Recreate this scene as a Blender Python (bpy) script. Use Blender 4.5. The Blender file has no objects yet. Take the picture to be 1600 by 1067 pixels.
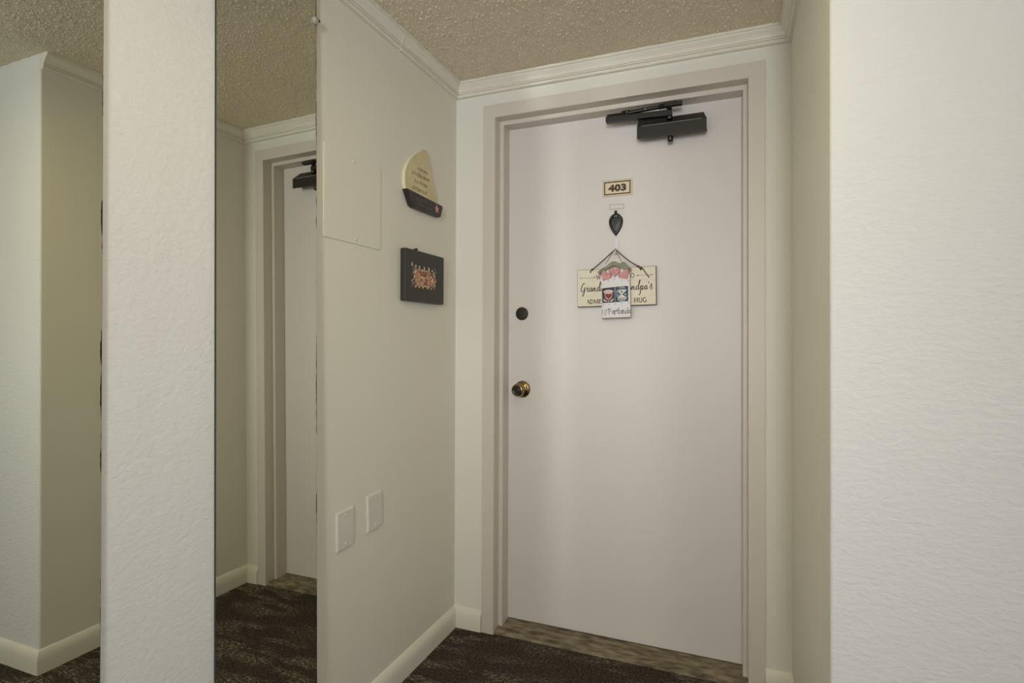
import bpy, bmesh, math, random
from mathutils import Vector, Matrix
import numpy as np

random.seed(7)
rng = np.random.default_rng(7)
scene = bpy.context.scene
COL = scene.collection
PI = math.pi

# ------------------------------------------------------------------ camera, world, light, exposure
H = 1.173                                   # eye height
cam_data = bpy.data.cameras.new('camera')
cam = bpy.data.objects.new('camera', cam_data)
COL.objects.link(cam)
cam_data.sensor_fit = 'HORIZONTAL'
cam_data.sensor_width = 36.0
cam_data.lens = 19.8067
cam_data.shift_y = -0.00791
cam_data.clip_start = 0.02
R = Vector((0.92781, 0.373035, 0.003617))
U = Vector((-0.000161, -0.009295, 0.999957))
F = Vector((-0.373053, 0.927771, 0.008564))
m = Matrix.Identity(4)
for i in range(3):
    m[i][0] = R[i]; m[i][1] = U[i]; m[i][2] = -F[i]
m[2][3] = H
cam.matrix_world = m
scene.camera = cam

world = bpy.data.worlds.new('world')
scene.world = world
world.use_nodes = True
bg = world.node_tree.nodes['Background']
bg.inputs['Color'].default_value = (0.80, 0.90, 1.0, 1)
bg.inputs['Strength'].default_value = 1.0

scene.view_settings.view_transform = 'Standard'
scene.view_settings.look = 'None'
scene.view_settings.gamma = 1.0
scene.view_settings.use_curve_mapping = False
scene.view_settings.exposure = 0.07


def area(name, loc, target, sx, sy, power, color):
    l = bpy.data.lights.new(name, 'AREA')
    l.shape = 'RECTANGLE'; l.size = sx; l.size_y = sy
    l.energy = power; l.color = color
    o = bpy.data.objects.new(name, l)
    COL.objects.link(o)
    o.location = loc
    d = Vector(target) - Vector(loc)
    o.rotation_euler = d.to_track_quat('-Z', 'Y').to_euler()
    return o


area('window_daylight', (0.50, -3.36, 1.50), (0.50, 2.0, 1.50), 0.60, 1.10, 76.0, (0.95, 0.975, 1.0))
area('added_warm_fill', (-0.30, 0.62, 2.12), (-0.30, 0.62, 0.0), 0.30, 0.30, 3.9, (1.0, 0.83, 0.46))  # unseen overhead fill, added to warm and brighten the niche
area('side_window_daylight', (2.56, -0.20, 1.20), (-1.0, -0.20, 1.20), 1.8, 1.1, 6.0, (0.93, 0.975, 1.0))
scene.cycles.sample_clamp_indirect = 0.0
scene.cycles.blur_glossy = 0.25


# ------------------------------------------------------------------ materials
def lin(c):
    return tuple(((v / 255) / 12.92 if v / 255 <= 0.04045 else ((v / 255 + 0.055) / 1.055) ** 2.4) for v in c) + (1,)


def new_mat(name, rgb=(200, 200, 200), rough=0.6, metal=0.0, spec=0.5):
    mt = bpy.data.materials.new(name)
    mt.use_nodes = True
    b = mt.node_tree.nodes['Principled BSDF']
    b.inputs['Base Color'].default_value = lin(rgb)
    b.inputs['Roughness'].default_value = rough
    b.inputs['Metallic'].default_value = metal
    b.inputs['Specular IOR Level'].default_value = spec
    return mt


def nd(mt, kind, **kw):
    n = mt.node_tree.nodes.new(kind)
    for k, v in kw.items():
        if k in n.inputs:
            n.inputs[k].default_value = v
        else:
            setattr(n, k, v)
    return n


def lk(mt, a, ao, b, bi):
    mt.node_tree.links.new(a.outputs[ao], b.inputs[bi])


def bump_noise(mt, scale, strength, dist, stretch=(1, 1, 1), detail=3.0, rot=(0, 0, 0), distort=0.0, rough=0.5):
    b = mt.node_tree.nodes['Principled BSDF']
    tc = nd(mt, 'ShaderNodeTexCoord')
    mp = nd(mt, 'ShaderNodeMapping')
    mp.inputs['Scale'].default_value = stretch
    mp.inputs['Rotation'].default_value = rot
    nz = nd(mt, 'ShaderNodeTexNoise')
    nz.inputs['Scale'].default_value = scale
    nz.inputs['Detail'].default_value = detail
    nz.inputs['Roughness'].default_value = rough
    nz.inputs['Distortion'].default_value = distort
    bp = nd(mt, 'ShaderNodeBump')
    bp.inputs['Strength'].default_value = strength
    bp.inputs['Distance'].default_value = dist
    lk(mt, tc, 'Object', mp, 'Vector'); lk(mt, mp, 'Vector', nz, 'Vector')
    lk(mt, nz, 'Fac', bp, 'Height'); lk(mt, bp, 'Normal', b, 'Normal')
    return nz


def color_noise(mt, c1, c2, scale, stretch=(1, 1, 1), lo=0.35, hi=0.65, detail=4.0):
    b = mt.node_tree.nodes['Principled BSDF']
    tc = nd(mt, 'ShaderNodeTexCoord')
    mp = nd(mt, 'ShaderNodeMapping')
    mp.inputs['Scale'].default_value = stretch
    nz = nd(mt, 'ShaderNodeTexNoise')
    nz.inputs['Scale'].default_value = scale
    nz.inputs['Detail'].default_value = detail
    cr = nd(mt, 'ShaderNodeValToRGB')
    cr.color_ramp.elements[0].position = lo; cr.color_ramp.elements[0].color = lin(c1)
    cr.color_ramp.elements[1].position = hi; cr.color_ramp.elements[1].color = lin(c2)
    lk(mt, tc, 'Object', mp, 'Vector'); lk(mt, mp, 'Vector', nz, 'Vector')
    lk(mt, nz, 'Fac', cr, 'Fac'); lk(mt, cr, 'Color', b, 'Base Color')
    return nz, cr


M = {}
M['paint'] = new_mat('cream_wall_paint', (238, 234, 220), 0.55, spec=0.35)
bump_noise(M['paint'], 220, 0.12, 0.001)
M['paint_front'] = new_mat('pale_cream_wall_paint', (239, 237, 227), 0.5, spec=0.4)
bump_noise(M['paint_front'], 220, 0.12, 0.001)
M['stucco'] = new_mat('textured_white_wall_paint', (239, 239, 238), 0.6, spec=0.3)
bump_noise(M['stucco'], 60, 0.45, 0.004, stretch=(0.8, 1.0, 1.7), detail=4, rot=(0, 0.35, 0), distort=0.5)
M['trim'] = new_mat('cream_trim_paint', (240, 236, 223), 0.4, spec=0.4)
bump_noise(M['trim'], 90, 0.08, 0.001)
M['frame'] = new_mat('taupe_door_frame_paint', (222, 213, 203), 0.42, spec=0.45)
bump_noise(M['frame'], 60, 0.08, 0.001)
M['door'] = new_mat('pinkish_beige_door_paint', (228, 222, 218), 0.42, spec=0.45)
bump_noise(M['door'], 35, 0.10, 0.0012)
M['ceiling'] = new_mat('popcorn_ceiling', (243, 230, 205), 0.6, spec=0.45)
bump_noise(M['ceiling'], 330, 0.35, 0.002, detail=2)
M['black'] = new_mat('black_enamel', (38, 37, 35), 0.38, spec=0.5)
bump_noise(M['black'], 300, 0.08, 0.0005)
M['black_gloss'] = new_mat('polished_black_iron', (24, 22, 20), 0.18, spec=0.6)
bump_noise(M['black_gloss'], 120, 0.05, 0.0005)
M['bronze'] = new_mat('dark_bronze', (58, 54, 46), 0.5, metal=0.6)
bump_noise(M['bronze'], 500, 0.5, 0.0006)
M['brass'] = new_mat('antique_brass', (160, 138, 100), 0.2, metal=1.0)
bump_noise(M['brass'], 200, 0.05, 0.0004)
M['steel'] = new_mat('bright_steel', (200, 200, 198), 0.25, metal=1.0)
bump_noise(M['steel'], 200, 0.05, 0.0004)
M['plastic'] = new_mat('white_plastic', (226, 228, 232), 0.3)
bump_noise(M['plastic'], 100, 0.03, 0.0004)
M['plate'] = new_mat('painted_cover_plate', (228, 224, 214), 0.35)
bump_noise(M['plate'], 120, 0.06, 0.0005)
M['clear'] = new_mat('clear_plastic', (228, 226, 214), 0.2)
M['clear'].node_tree.nodes['Principled BSDF'].inputs['Transmission Weight'].default_value = 0.55
bump_noise(M['clear'], 100, 0.05, 0.0004)

# mirror silvering with small black spoilt spots along its right-hand edge
mm = M['mirror'] = new_mat('mirror_silvering', (222, 224, 212), 0.0, metal=1.0)
b = mm.node_tree.nodes['Principled BSDF']
uvn = nd(mm, 'ShaderNodeUVMap', uv_map='UVMap')
sx = nd(mm, 'ShaderNodeSeparateXYZ')
lk(mm, uvn, 'UV', sx, 'Vector')
tc = nd(mm, 'ShaderNodeTexCoord')
nz = nd(mm, 'ShaderNodeTexNoise', Scale=16.0, Detail=3.0)
lk(mm, tc, 'Object', nz, 'Vector')
mr = nd(mm, 'ShaderNodeMapRange')            # wear reaches a few mm in where the noise is high
mr.inputs['From Min'].default_value = 0.50; mr.inputs['From Max'].default_value = 0.72
mr.inputs['To Min'].default_value = 0.001; mr.inputs['To Max'].default_value = 0.012
lk(mm, nz, 'Fac', mr, 'Value')
su = nd(mm, 'ShaderNodeMath', operation='SUBTRACT')
su.inputs[0].default_value = 1.0
lk(mm, sx, 'X', su, 1)
lt = nd(mm, 'ShaderNodeMath', operation='LESS_THAN')
lk(mm, su, 0, lt, 0); lk(mm, mr, 'Result', lt, 1)
mx = nd(mm, 'ShaderNodeMix', data_type='RGBA')
lk(mm, lt, 0, mx, 'Factor')
mx.inputs[6].default_value = lin((222, 224, 212)); mx.inputs[7].default_value = lin((52, 48, 36))
mm.node_tree.links.new(mx.outputs[2], b.inputs['Base Color'])
M['glass_edge'] = new_mat('dark_green_glass_edge', (48, 50, 36), 0.25)
bump_noise(M['glass_edge'], 100, 0.2, 0.0006)

# carpet: dark brown loops with pale broken dashes running in rows
cp = M['carpet'] = new_mat('dark_brown_carpet', (52, 44, 38), 0.95, spec=0.1)
b = cp.node_tree.nodes['Principled BSDF']
tc = nd(cp, 'ShaderNodeTexCoord')
mp1 = nd(cp, 'ShaderNodeMapping'); mp1.inputs['Scale'].default_value = (60, 190, 1)
n1 = nd(cp, 'ShaderNodeTexNoise', Scale=1.0, Detail=3.0, Roughness=0.7)
mp2 = nd(cp, 'ShaderNodeMapping'); mp2.inputs['Scale'].default_value = (5, 17, 1)
n2 = nd(cp, 'ShaderNodeTexNoise', Scale=1.0, Detail=2.0)
mp3 = nd(cp, 'ShaderNodeMapping'); mp3.inputs['Scale'].default_value = (2, 2.4, 1)
n3 = nd(cp, 'ShaderNodeTexNoise', Scale=1.0, Detail=2.0)
for a_, b_ in ((mp1, n1), (mp2, n2), (mp3, n3)):
    lk(cp, tc, 'Object', a_, 'Vector'); lk(cp, a_, 'Vector', b_, 'Vector')
r1 = nd(cp, 'ShaderNodeMapRange'); r1.inputs['From Min'].default_value = 0.50; r1.inputs['From Max'].default_value = 0.62
r2 = nd(cp, 'ShaderNodeMapRange'); r2.inputs['From Min'].default_value = 0.47; r2.inputs['From Max'].default_value = 0.57
r3 = nd(cp, 'ShaderNodeMapRange'); r3.inputs['From Min'].default_value = 0.36; r3.inputs['From Max'].default_value = 0.52
lk(cp, n1, 'Fac', r1, 'Value'); lk(cp, n2, 'Fac', r2, 'Value'); lk(cp, n3, 'Fac', r3, 'Value')
ma = nd(cp, 'ShaderNodeMath', operation='MULTIPLY'); mb = nd(cp, 'ShaderNodeMath', operation='MULTIPLY')
lk(cp, r1, 'Result', ma, 0); lk(cp, r2, 'Result', ma, 1); lk(cp, ma, 0, mb, 0); lk(cp, r3, 'Result', mb, 1)
n4 = nd(cp, 'ShaderNodeTexNoise', Scale=120.0, Detail=3.0)
lk(cp, tc, 'Object', n4, 'Vector')
cr = nd(cp, 'ShaderNodeValToRGB')
cr.color_ramp.elements[0].position = 0.35; cr.color_ramp.elements[0].color = lin((52, 46, 41))
cr.color_ramp.elements[1].position = 0.68; cr.color_ramp.elements[1].color = lin((100, 91, 82))
lk(cp, n4, 'Fac', cr, 'Fac')
mx = nd(cp, 'ShaderNodeMix', data_type='RGBA')
lk(cp, mb, 0, mx, 'Factor'); cp.node_tree.links.new(cr.outputs['Color'], mx.inputs[6])
mx.inputs[7].default_value = lin((178, 166, 146))
cp.node_tree.links.new(mx.outputs[2], b.inputs['Base Color'])
bp = nd(cp, 'ShaderNodeBump'); bp.inputs['Strength'].default_value = 0.9; bp.inputs['Distance'].default_value = 0.006
vo = nd(cp, 'ShaderNodeTexVoronoi', Scale=190.0)
lk(cp, tc, 'Object', vo, 'Vector'); lk(cp, vo, 'Distance', bp, 'Height'); lk(cp, bp, 'Normal', b, 'Normal')

th = M['threshold'] = new_mat('weathered_wood_threshold', (140, 122, 92), 0.7)
color_noise(th, (88, 78, 62), (164, 151, 126), 16, stretch=(1.0, 3.2, 3.2), lo=0.33, hi=0.68, detail=10)
tnz = th.node_tree.nodes
M['sign'] = new_mat('cream_sign_board', (236, 226, 205), 0.55)
color_noise(M['sign'], (232, 222, 200), (239, 230, 211), 14, stretch=(1, 1, 5))
M['sign_edge'] = new_mat('burnt_plywood_edge_and_shadow', (74, 58, 38), 0.7)
bump_noise(M['sign_edge'], 150, 0.1, 0.0004)
M['ink'] = new_mat('dark_brown_ink', (58, 34, 30), 0.6)
bump_noise(M['ink'], 300, 0.05, 0.0002)
M['ink_soft'] = new_mat('faded_brown_ink', (88, 72, 62), 0.6)
bump_noise(M['ink_soft'], 300, 0.05, 0.0002)
M['ink_black'] = new_mat('black_ink', (46, 44, 46), 0.6)
bump_noise(M['ink_black'], 300, 0.05, 0.0002)
M['twine'] = new_mat('brown_jute_twine', (104, 80, 58), 0.9, spec=0.1)
bump_noise(M['twine'], 700, 0.8, 0.001)
M['tag'] = new_mat('white_painted_wood', (232, 230, 232), 0.5)
bump_noise(M['tag'], 120, 0.1, 0.0004)
M['tag_edge'] = new_mat('bare_wood_edge', (150, 132, 108), 0.7)
bump_noise(M['tag_edge'], 120, 0.1, 0.0004)
M['dot'] = new_mat('pale_lilac_dot_paint', (190, 178, 190), 0.6)
bump_noise(M['dot'], 120, 0.1, 0.0004)
M['sage'] = new_mat('sage_green_paint', (134, 138, 108), 0.65)
color_noise(M['sage'], (124, 126, 102), (152, 152, 128), 60)
M['pink'] = new_mat('rose_pink_paint', (212, 148, 148), 0.55)
color_noise(M['pink'], (204, 134, 136), (220, 162, 162), 70)
M['pink_dark'] = new_mat('dusty_rose_outline', (168, 112, 112), 0.6)
bump_noise(M['pink_dark'], 120, 0.1, 0.0004)
M['navy'] = new_mat('navy_crest_print', (34, 46, 66), 0.5)
color_noise(M['navy'], (30, 40, 56), (44, 62, 88), 60)
M['slate'] = new_mat('charcoal_crest_print', (40, 46, 52), 0.5)
color_noise(M['slate'], (34, 38, 44), (50, 58, 62), 60)
M['print_white'] = new_mat('white_print', (222, 220, 214), 0.5)
bump_noise(M['print_white'], 120, 0.05, 0.0004)
M['print_pale'] = new_mat('pale_blue_grey_print', (164, 176, 186), 0.5)
bump_noise(M['print_pale'], 120, 0.05, 0.0004)
M['maroon'] = new_mat('maroon_print', (122, 30, 32), 0.5)
color_noise(M['maroon'], (92, 20, 26), (150, 48, 44), 90)
M['print_pink'] = new_mat('pink_print', (186, 104, 100), 0.5)
bump_noise(M['print_pink'], 120, 0.05, 0.0004)
M['field_pink'] = new_mat('pale_rose_field', (224, 184, 172), 0.5)
bump_noise(M['field_pink'], 120, 0.05, 0.0004)
M['mid_blue'] = new_mat('mid_blue_field', (66, 94, 134), 0.5)
bump_noise(M['mid_blue'], 120, 0.05, 0.0004)
M['ridge_glint'] = new_mat('painted_ridge_highlight', (176, 172, 162), 0.4)  # pale tone that paints the highlight on the closer's ridge
bump_noise(M['ridge_glint'], 120, 0.05, 0.0004)
M['slot'] = new_mat('shadow_toned_slot_rim', (196, 188, 178), 0.5)  # rim toned darker to paint in its shadow
bump_noise(M['slot'], 120, 0.05, 0.0004)
M['gold'] = new_mat('pale_gold_paint', (222, 206, 158), 0.42)
color_noise(M['gold'], (216, 200, 150), (228, 213, 170), 12)
M['sail_edge'] = new_mat('ivory_sail_edge', (236, 228, 202), 0.4)
bump_noise(M['sail_edge'], 120, 0.05, 0.0004)
M['hull'] = new_mat('near_black_hull_paint', (44, 38, 38), 0.45)
color_noise(M['hull'], (36, 32, 32), (54, 46, 50), 40)
M['sail_ink'] = new_mat('taupe_sail_ink', (112, 98, 72), 0.6)
bump_noise(M['sail_ink'], 120, 0.05, 0.0004)
M['hull_ink'] = new_mat('muted_grey_lettering', (128, 116, 122), 0.6)
bump_noise(M['hull_ink'], 120, 0.05, 0.0004)
M['star'] = new_mat('salmon_star_paint', (226, 156, 146), 0.5)
bump_noise(M['star'], 120, 0.05, 0.0004)
M['canvas'] = new_mat('dark_canvas', (50, 48, 42), 0.45)
bump_noise(M['canvas'], 400, 0.25, 0.0006)
M['number_plate'] = new_mat('cream_number_plate', (232, 216, 184), 0.4)
bump_noise(M['number_plate'], 120, 0.05, 0.0004)
M['number_rim'] = new_mat('beige_plate_rim', (200, 188, 156), 0.35, metal=0.3)
bump_noise(M['number_rim'], 120, 0.05, 0.0004)
M['number_ink'] = new_mat('dark_olive_ink', (66, 48, 20), 0.5)
bump_noise(M['number_ink'], 120, 0.05, 0.0004)
M['window_paint'] = new_mat('white_window_frame', (235, 235, 232), 0.4)
bump_noise(M['window_paint'], 120, 0.05, 0.0004)
M['pane'] = new_mat('window_glass', (255, 255, 255), 0.0)
M['pane'].node_tree.nodes['Principled BSDF'].inputs['Transmission Weight'].default_value = 1.0
M['pane'].node_tree.nodes['Principled BSDF'].inputs['IOR'].default_value = 1.02
vc = M['mosaic'] = new_mat('printed_patchwork', (200, 150, 110), 0.5)
at_ = nd(vc, 'ShaderNodeVertexColor', layer_name='print')
lk(vc, at_, 'Color', vc.node_tree.nodes['Principled BSDF'], 'Base Color')


# ------------------------------------------------------------------ geometry helpers
def link_mesh(name, bm, mats, parent=None, smooth=False, bevel=0.0, seg=2, angle=35):
    me = bpy.data.meshes.new(name)
    bmesh.ops.recalc_face_normals(bm, faces=bm.faces)
    bm.to_mesh(me); bm.free()
    if not isinstance(mats, (list, tuple)):
        mats = [mats]
    for x in mats:
        me.materials.append(x)
    o = bpy.data.objects.new(name, me)
    COL.objects.link(o)
    if parent is not None:
        o.parent = parent
    if smooth:
        for p in me.polygons:
            p.use_smooth = True
        me.set_sharp_from_angle(angle=math.radians(angle))
    if bevel > 0:
        md = o.modifiers.new('bevel', 'BEVEL')
        md.width = bevel; md.segments = seg; md.limit_method = 'ANGLE'; md.angle_limit = math.radians(angle)
        md.harden_normals = False
    return o


def box(bm, x0, x1, y0, y1, z0, z1, mi=0):
    v = [bm.verts.new((x, y, z)) for z in (z0, z1) for y in (y0, y1) for x in (x0, x1)]
    for f in ((0, 1, 3, 2), (4, 6, 7, 5), (0, 4, 5, 1), (2, 3, 7, 6), (0, 2, 6, 4), (1, 5, 7, 3)):
        bm.faces.new([v[i] for i in f]).material_index = mi


def prism(bm, pts, f, d0, d1, mi=0, side=None):
    """outline pts (u, v) between depths d0 and d1; f(u, v, d) gives the world point"""
    a = [bm.verts.new(f(u, v, d0)) for u, v in pts]
    c = [bm.verts.new(f(u, v, d1)) for u, v in pts]
    bm.faces.new(a).material_index = mi
    bm.faces.new(c[::-1]).material_index = mi
    n = len(pts)
    for i in range(n):
        j = (i + 1) % n
        bm.faces.new((a[i], c[i], c[j], a[j])).material_index = mi if side is None else side


def lathe(bm, prof, f, n=32, mi=0):
    """prof: (radius, depth); f(u, v, d)"""
    rings = []
    for r, d in prof:
        if r < 1e-6:
            rings.append([bm.verts.new(f(0, 0, d))])
        else:
            rings.append([bm.verts.new(f(r * math.cos(2 * PI * k / n), r * math.sin(2 * PI * k / n), d)) for k in range(n)])
    for a, c in zip(rings, rings[1:]):
        for k in range(n):
            q = (k + 1) % n
            if len(a) == 1 and len(c) == 1:
                continue
            if len(a) == 1:
                fc = bm.faces.new((a[0], c[k], c[q]))
            elif len(c) == 1:
                fc = bm.faces.new((a[k], c[0], a[q]))
            else:
                fc = bm.faces.new((a[k], c[k], c[q], a[q]))
            fc.material_index = mi


def catmull(pts, n=6, closed=False):
    pts = [Vector(p) for p in pts]
    out = []
    N = len(pts)
    rngi = range(N) if closed else range(N - 1)
    for i in rngi:
        p0 = pts[(i - 1) % N] if closed or i > 0 else pts[0]
        p1 = pts[i]; p2 = pts[(i + 1) % N]
        p3 = pts[(i + 2) % N] if closed or i + 2 < N else pts[-1]
        for k in range(n):
            t = k / n
            out.append(0.5 * ((2 * p1) + (p2 - p0) * t + (2 * p0 - 5 * p1 + 4 * p2 - p3) * t * t + (-p0 + 3 * p1 - 3 * p2 + p3) * t ** 3))
    if not closed:
        out.append(pts[-1])
    return out


def tube(bm, path, r, n=8, closed=False, mi=0, cap=True):
    path = [Vector(p) for p in path]
    N = len(path)
    rings = []
    up = None
    for i, p in enumerate(path):
        a = path[(i - 1) % N] if closed or i > 0 else path[0]
        c = path[(i + 1) % N] if closed or i < N - 1 else path[-1]
        t = (c - a)
        if t.length < 1e-9:
            t = Vector((0, 0, 1))
        t.normalize()
        if up is None:
            up = Vector((0, 1, 0)) if abs(t.y) < 0.9 else Vector((1, 0, 0))
        s = t.cross(up).normalized()
        up = s.cross(t).normalized()
        rr = r(i / max(1, N - 1)) if callable(r) else r
        rings.append([bm.verts.new(p + rr * (math.cos(2 * PI * k / n) * s + math.sin(2 * PI * k / n) * up)) for k in range(n)])
    for i in range(N if closed else N - 1):
        a, c = rings[i], rings[(i + 1) % N]
        for k in range(n):
            bm.faces.new((a[k], a[(k + 1) % n], c[(k + 1) % n], c[k])).material_index = mi
    if cap and not closed:
        bm.faces.new(rings[0][::-1]).material_index = mi
        bm.faces.new(rings[-1]).material_index = mi


def ribbon(bm, pts, w, f, d, mi=0, thick=0.0002):
    """flat inked stroke along 2-D points, width w (number or function of 0..1)"""
    pts = [Vector((p[0], p[1])) for p in pts]
    N = len(pts)
    L = []
    for i, p in enumerate(pts):
        t = pts[min(i + 1, N - 1)] - pts[max(i - 1, 0)]
        if t.length < 1e-9:
            t = Vector((1, 0))
        t.normalize()
        nn = Vector((-t.y, t.x))
        ww = (w(i / max(1, N - 1)) if callable(w) else w) / 2
        q0, q1 = p + nn * ww, p - nn * ww
        L.append((bm.verts.new(f(q0.x, q0.y, d)), bm.verts.new(f(q1.x, q1.y, d))))
    for a, c in zip(L, L[1:]):
        bm.faces.new((a[0], a[1], c[1], c[0])).material_index = mi


def disc(bm, u, v, r, f, d, n=14, mi=0, ry=None):
    ry = ry or r
    bm.faces.new([bm.verts.new(f(u + r * math.cos(2 * PI * k / n), v + ry * math.sin(2 * PI * k / n), d)) for k in range(n)]).material_index = mi


def flat(bm, pts, f, d, mi=0):
    bm.faces.new([bm.verts.new(f(u, v, d)) for u, v in pts]).material_index = mi


def empty(name, loc, label, cat, group=None):
    o = bpy.data.objects.new(name, None)
    COL.objects.link(o)
    o.location = loc
    o['label'] = label; o['category'] = cat
    if group:
        o['group'] = group
    return o


def tag(o, label, cat, group=None):
    o['label'] = label; o['category'] = cat
    if group:
        o['group'] = group
    return o


def fine(o):
    o['kind'] = 'stuff'
    return o


def struct(o, label=None, cat=None):
    o['kind'] = 'structure'
    if label:
        o['label'] = label
    if cat:
        o['category'] = cat
    return o


# ------------------------------------------------------------------ the shell
XL, XR = -1.0783, 0.1627          # niche side walls
YB = 2.06                          # wall round the door
YC = 1.2279                        # where the right-hand niche wall ends
HC = 2.2108                        # ceiling height
XF, YF = 2.60, -3.40               # far sides of the room behind the camera

# floor
bm = bmesh.new(); box(bm, XL - 0.10, XF, YF, YB + 0.06, -0.05, 0.0)
struct(link_mesh('floor', bm, M['carpet']), 'dark brown carpet with pale broken dashes', 'floor')

# ceiling, real popcorn relief over the niche, flat with the same grain elsewhere
def popcorn(x0, x1, y0, y1, step):
    nx = int(round((x1 - x0) / step)) + 1; ny = int(round((y1 - y0) / step)) + 1
    xs = np.linspace(x0, x1, nx); ys = np.linspace(y0, y1, ny)
    hmap = np.zeros((ny, nx))
    pitch = 0.0078
    gx = np.arange(x0, x1, pitch); gy = np.arange(y0, y1, pitch)
    PX, PY = np.meshgrid(gx, gy)
    PX = (PX + rng.uniform(-.5, .5, PX.shape) * pitch).ravel(); PY = (PY + rng.uniform(-.5, .5, PY.shape) * pitch).ravel()
    amp = rng.uniform(0.0, 1.0, PX.size) ** 2.2 * 0.0068 + 0.0003
    rad = rng.uniform(0.0026, 0.0044, PX.size)
    for k in range(PX.size):
        i0 = int((PX[k] - 2 * rad[k] - x0) / step); i1 = int((PX[k] + 2 * rad[k] - x0) / step) + 2
        j0 = int((PY[k] - 2 * rad[k] - y0) / step); j1 = int((PY[k] + 2 * rad[k] - y0) / step) + 2
        i0 = max(i0, 0); j0 = max(j0, 0); i1 = min(i1, nx); j1 = min(j1, ny)
        if i0 >= i1 or j0 >= j1:
            continue
        dx = xs[i0:i1][None, :] - PX[k]; dy = ys[j0:j1][:, None] - PY[k]
        g = amp[k] * np.exp(-(dx * dx + dy * dy) / (rad[k] * 0.62) ** 2)
        np.maximum(hmap[j0:j1, i0:i1], g, out=hmap[j0:j1, i0:i1])
    hmap[0, :] = hmap[-1, :] = 0; hmap[:, 0] = hmap[:, -1] = 0
    X, Y = np.meshgrid(xs, ys)
    co = np.stack([X.ravel(), Y.ravel(), (HC - hmap).ravel()], 1).astype(np.float32)
    me = bpy.data.meshes.new('ceiling')
    q = np.arange((ny - 1) * (nx - 1)); jj, ii = q // (nx - 1), q % (nx - 1)
    a = jj * nx + ii
    faces = np.stack([a, a + nx, a + nx + 1, a + 1], 1).astype(np.int32)
    nf = len(faces)
    me.vertices.add(len(co)); me.vertices.foreach_set('co', co.ravel())
    me.loops.add(nf * 4); me.loops.foreach_set('vertex_index', faces.ravel())
    me.polygons.add(nf); me.polygons.foreach_set('loop_start', np.arange(nf, dtype=np.int32) * 4)
    me.update(calc_edges=True)
    me.materials.append(M['ceiling'])
    me.polygons.foreach_set('use_smooth', np.ones(nf, dtype=bool))
    return me


cme = popcorn(XL - 0.03, 0.62, 0.10, YB + 0.02, 0.0021)
ceil = bpy.data.objects.new('ceiling', cme); COL.objects.link(ceil)
struct(ceil, 'beige popcorn ceiling', 'ceiling')
bm = bmesh.new()
box(bm, XL - 0.10, XF, YF, 0.10, HC, HC + 0.06)
box(bm, 0.62, XF, 0.10, YB, HC, HC + 0.06)
box(bm, XL - 0.10, 0.62, 0.10, YB + 0.1, HC + 0.0005, HC + 0.06)
link_mesh('ceiling_slab', bm, M['ceiling'], parent=ceil)

# wall_left: the smooth niche wall, and the slightly leaning textured wall the mirrors are fixed to
def m2x(y, z, off=0.0):
    a, t = math.radians(.7899), math.radians(.5392)
    return (-1.0776 * math.cos(a) + y * math.sin(a) * math.cos(t) - (z - H) * math.sin(t)) / (math.cos(a) * math.cos(t)) - off


def m1x(y, z, off=0.0):
    a, t = math.radians(.2203), math.radians(.4242)
    return (-1.0800 * math.cos(a) + y * math.sin(a) * math.cos(t) - (z - H) * math.sin(t)) / (math.cos(a) * math.cos(t)) - off


Y2R, Y2L, Y1R, Y1L = 1.2195, 0.9065, 0.6745, 0.3615
bm = bmesh.new(); box(bm, XL - 0.12, XL, Y2R - 0.02, YB + 0.1, 0.0, HC)
wl = struct(link_mesh('wall_left', bm, M['paint']), 'smooth cream wall left of the entrance door', 'wall')

bm = bmesh.new()
rows = []
for y, fx in ((YF, lambda z: m1x(Y1L, z, .006)), (Y1L, lambda z: m1x(Y1L, z, .006)), (Y1R, lambda z: m1x(Y1R, z, .006)),
              (Y2L, lambda z: m2x(Y2L, z, .006)), (Y2R, lambda z: m2x(Y2R, z, .006))):
    rows.append([bm.verts.new((fx(0), y, 0)), bm.verts.new((fx(HC), y, HC)), bm.verts.new((XL - .16, y, HC)), bm.verts.new((XL - .16, y, 0))])
for a, c in zip(rows, rows[1:]):
    for k in range(4):
        bm.faces.new((a[k], a[(k + 1) % 4], c[(k + 1) % 4], c[k]))
bm.faces.new(rows[0]); bm.faces.new(rows[-1][::-1])
struct(link_mesh('wall_left', bm, M['stucco']), 'textured white wall strip between the two mirrors', 'wall')

# wall_front with the door opening (hidden behind the metal frame)
bm = bmesh.new()
box(bm, XL - 0.02, -0.945, YB, YB + 0.16, 0, HC)
box(bm, 0.075, XR + 0.02, YB, YB + 0.16, 0, HC)
box(bm, -0.945, 0.075, YB, YB + 0.16, 2.097, HC)
struct(link_mesh('wall_front', bm, M['paint_front']), 'pale cream wall round the entrance door', 'wall')

# wall_right: the niche's right side and the textured face that turns towards the room
bm = bmesh.new()
rc = 0.006
arc = [(XR + rc - rc * math.cos(a), YC + rc - rc * math.sin(a)) for a in [i * PI / 2 / 5 for i in range(6)]]
outl = [(XR, YB + 0.16)] + arc + [(XF, YC), (XF, YB + 0.16)]
lo = [bm.verts.new((x, y, 0)) for x, y in outl]; hi = [bm.verts.new((x, y, HC)) for x, y in outl]
bm.faces.new(lo); bm.faces.new(hi[::-1])
for i in range(len(outl)):
    j = (i + 1) % len(outl)
    fc = bm.faces.new((lo[i], hi[i], hi[j], lo[j]))
    fc.material_index = 0 if i == 0 else 1
o = link_mesh('wall_right', bm, [M['paint'], M['stucco']], smooth=True, angle=25)
struct(o, 'wall to the right of the door, turning to a textured white face', 'wall')

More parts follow.
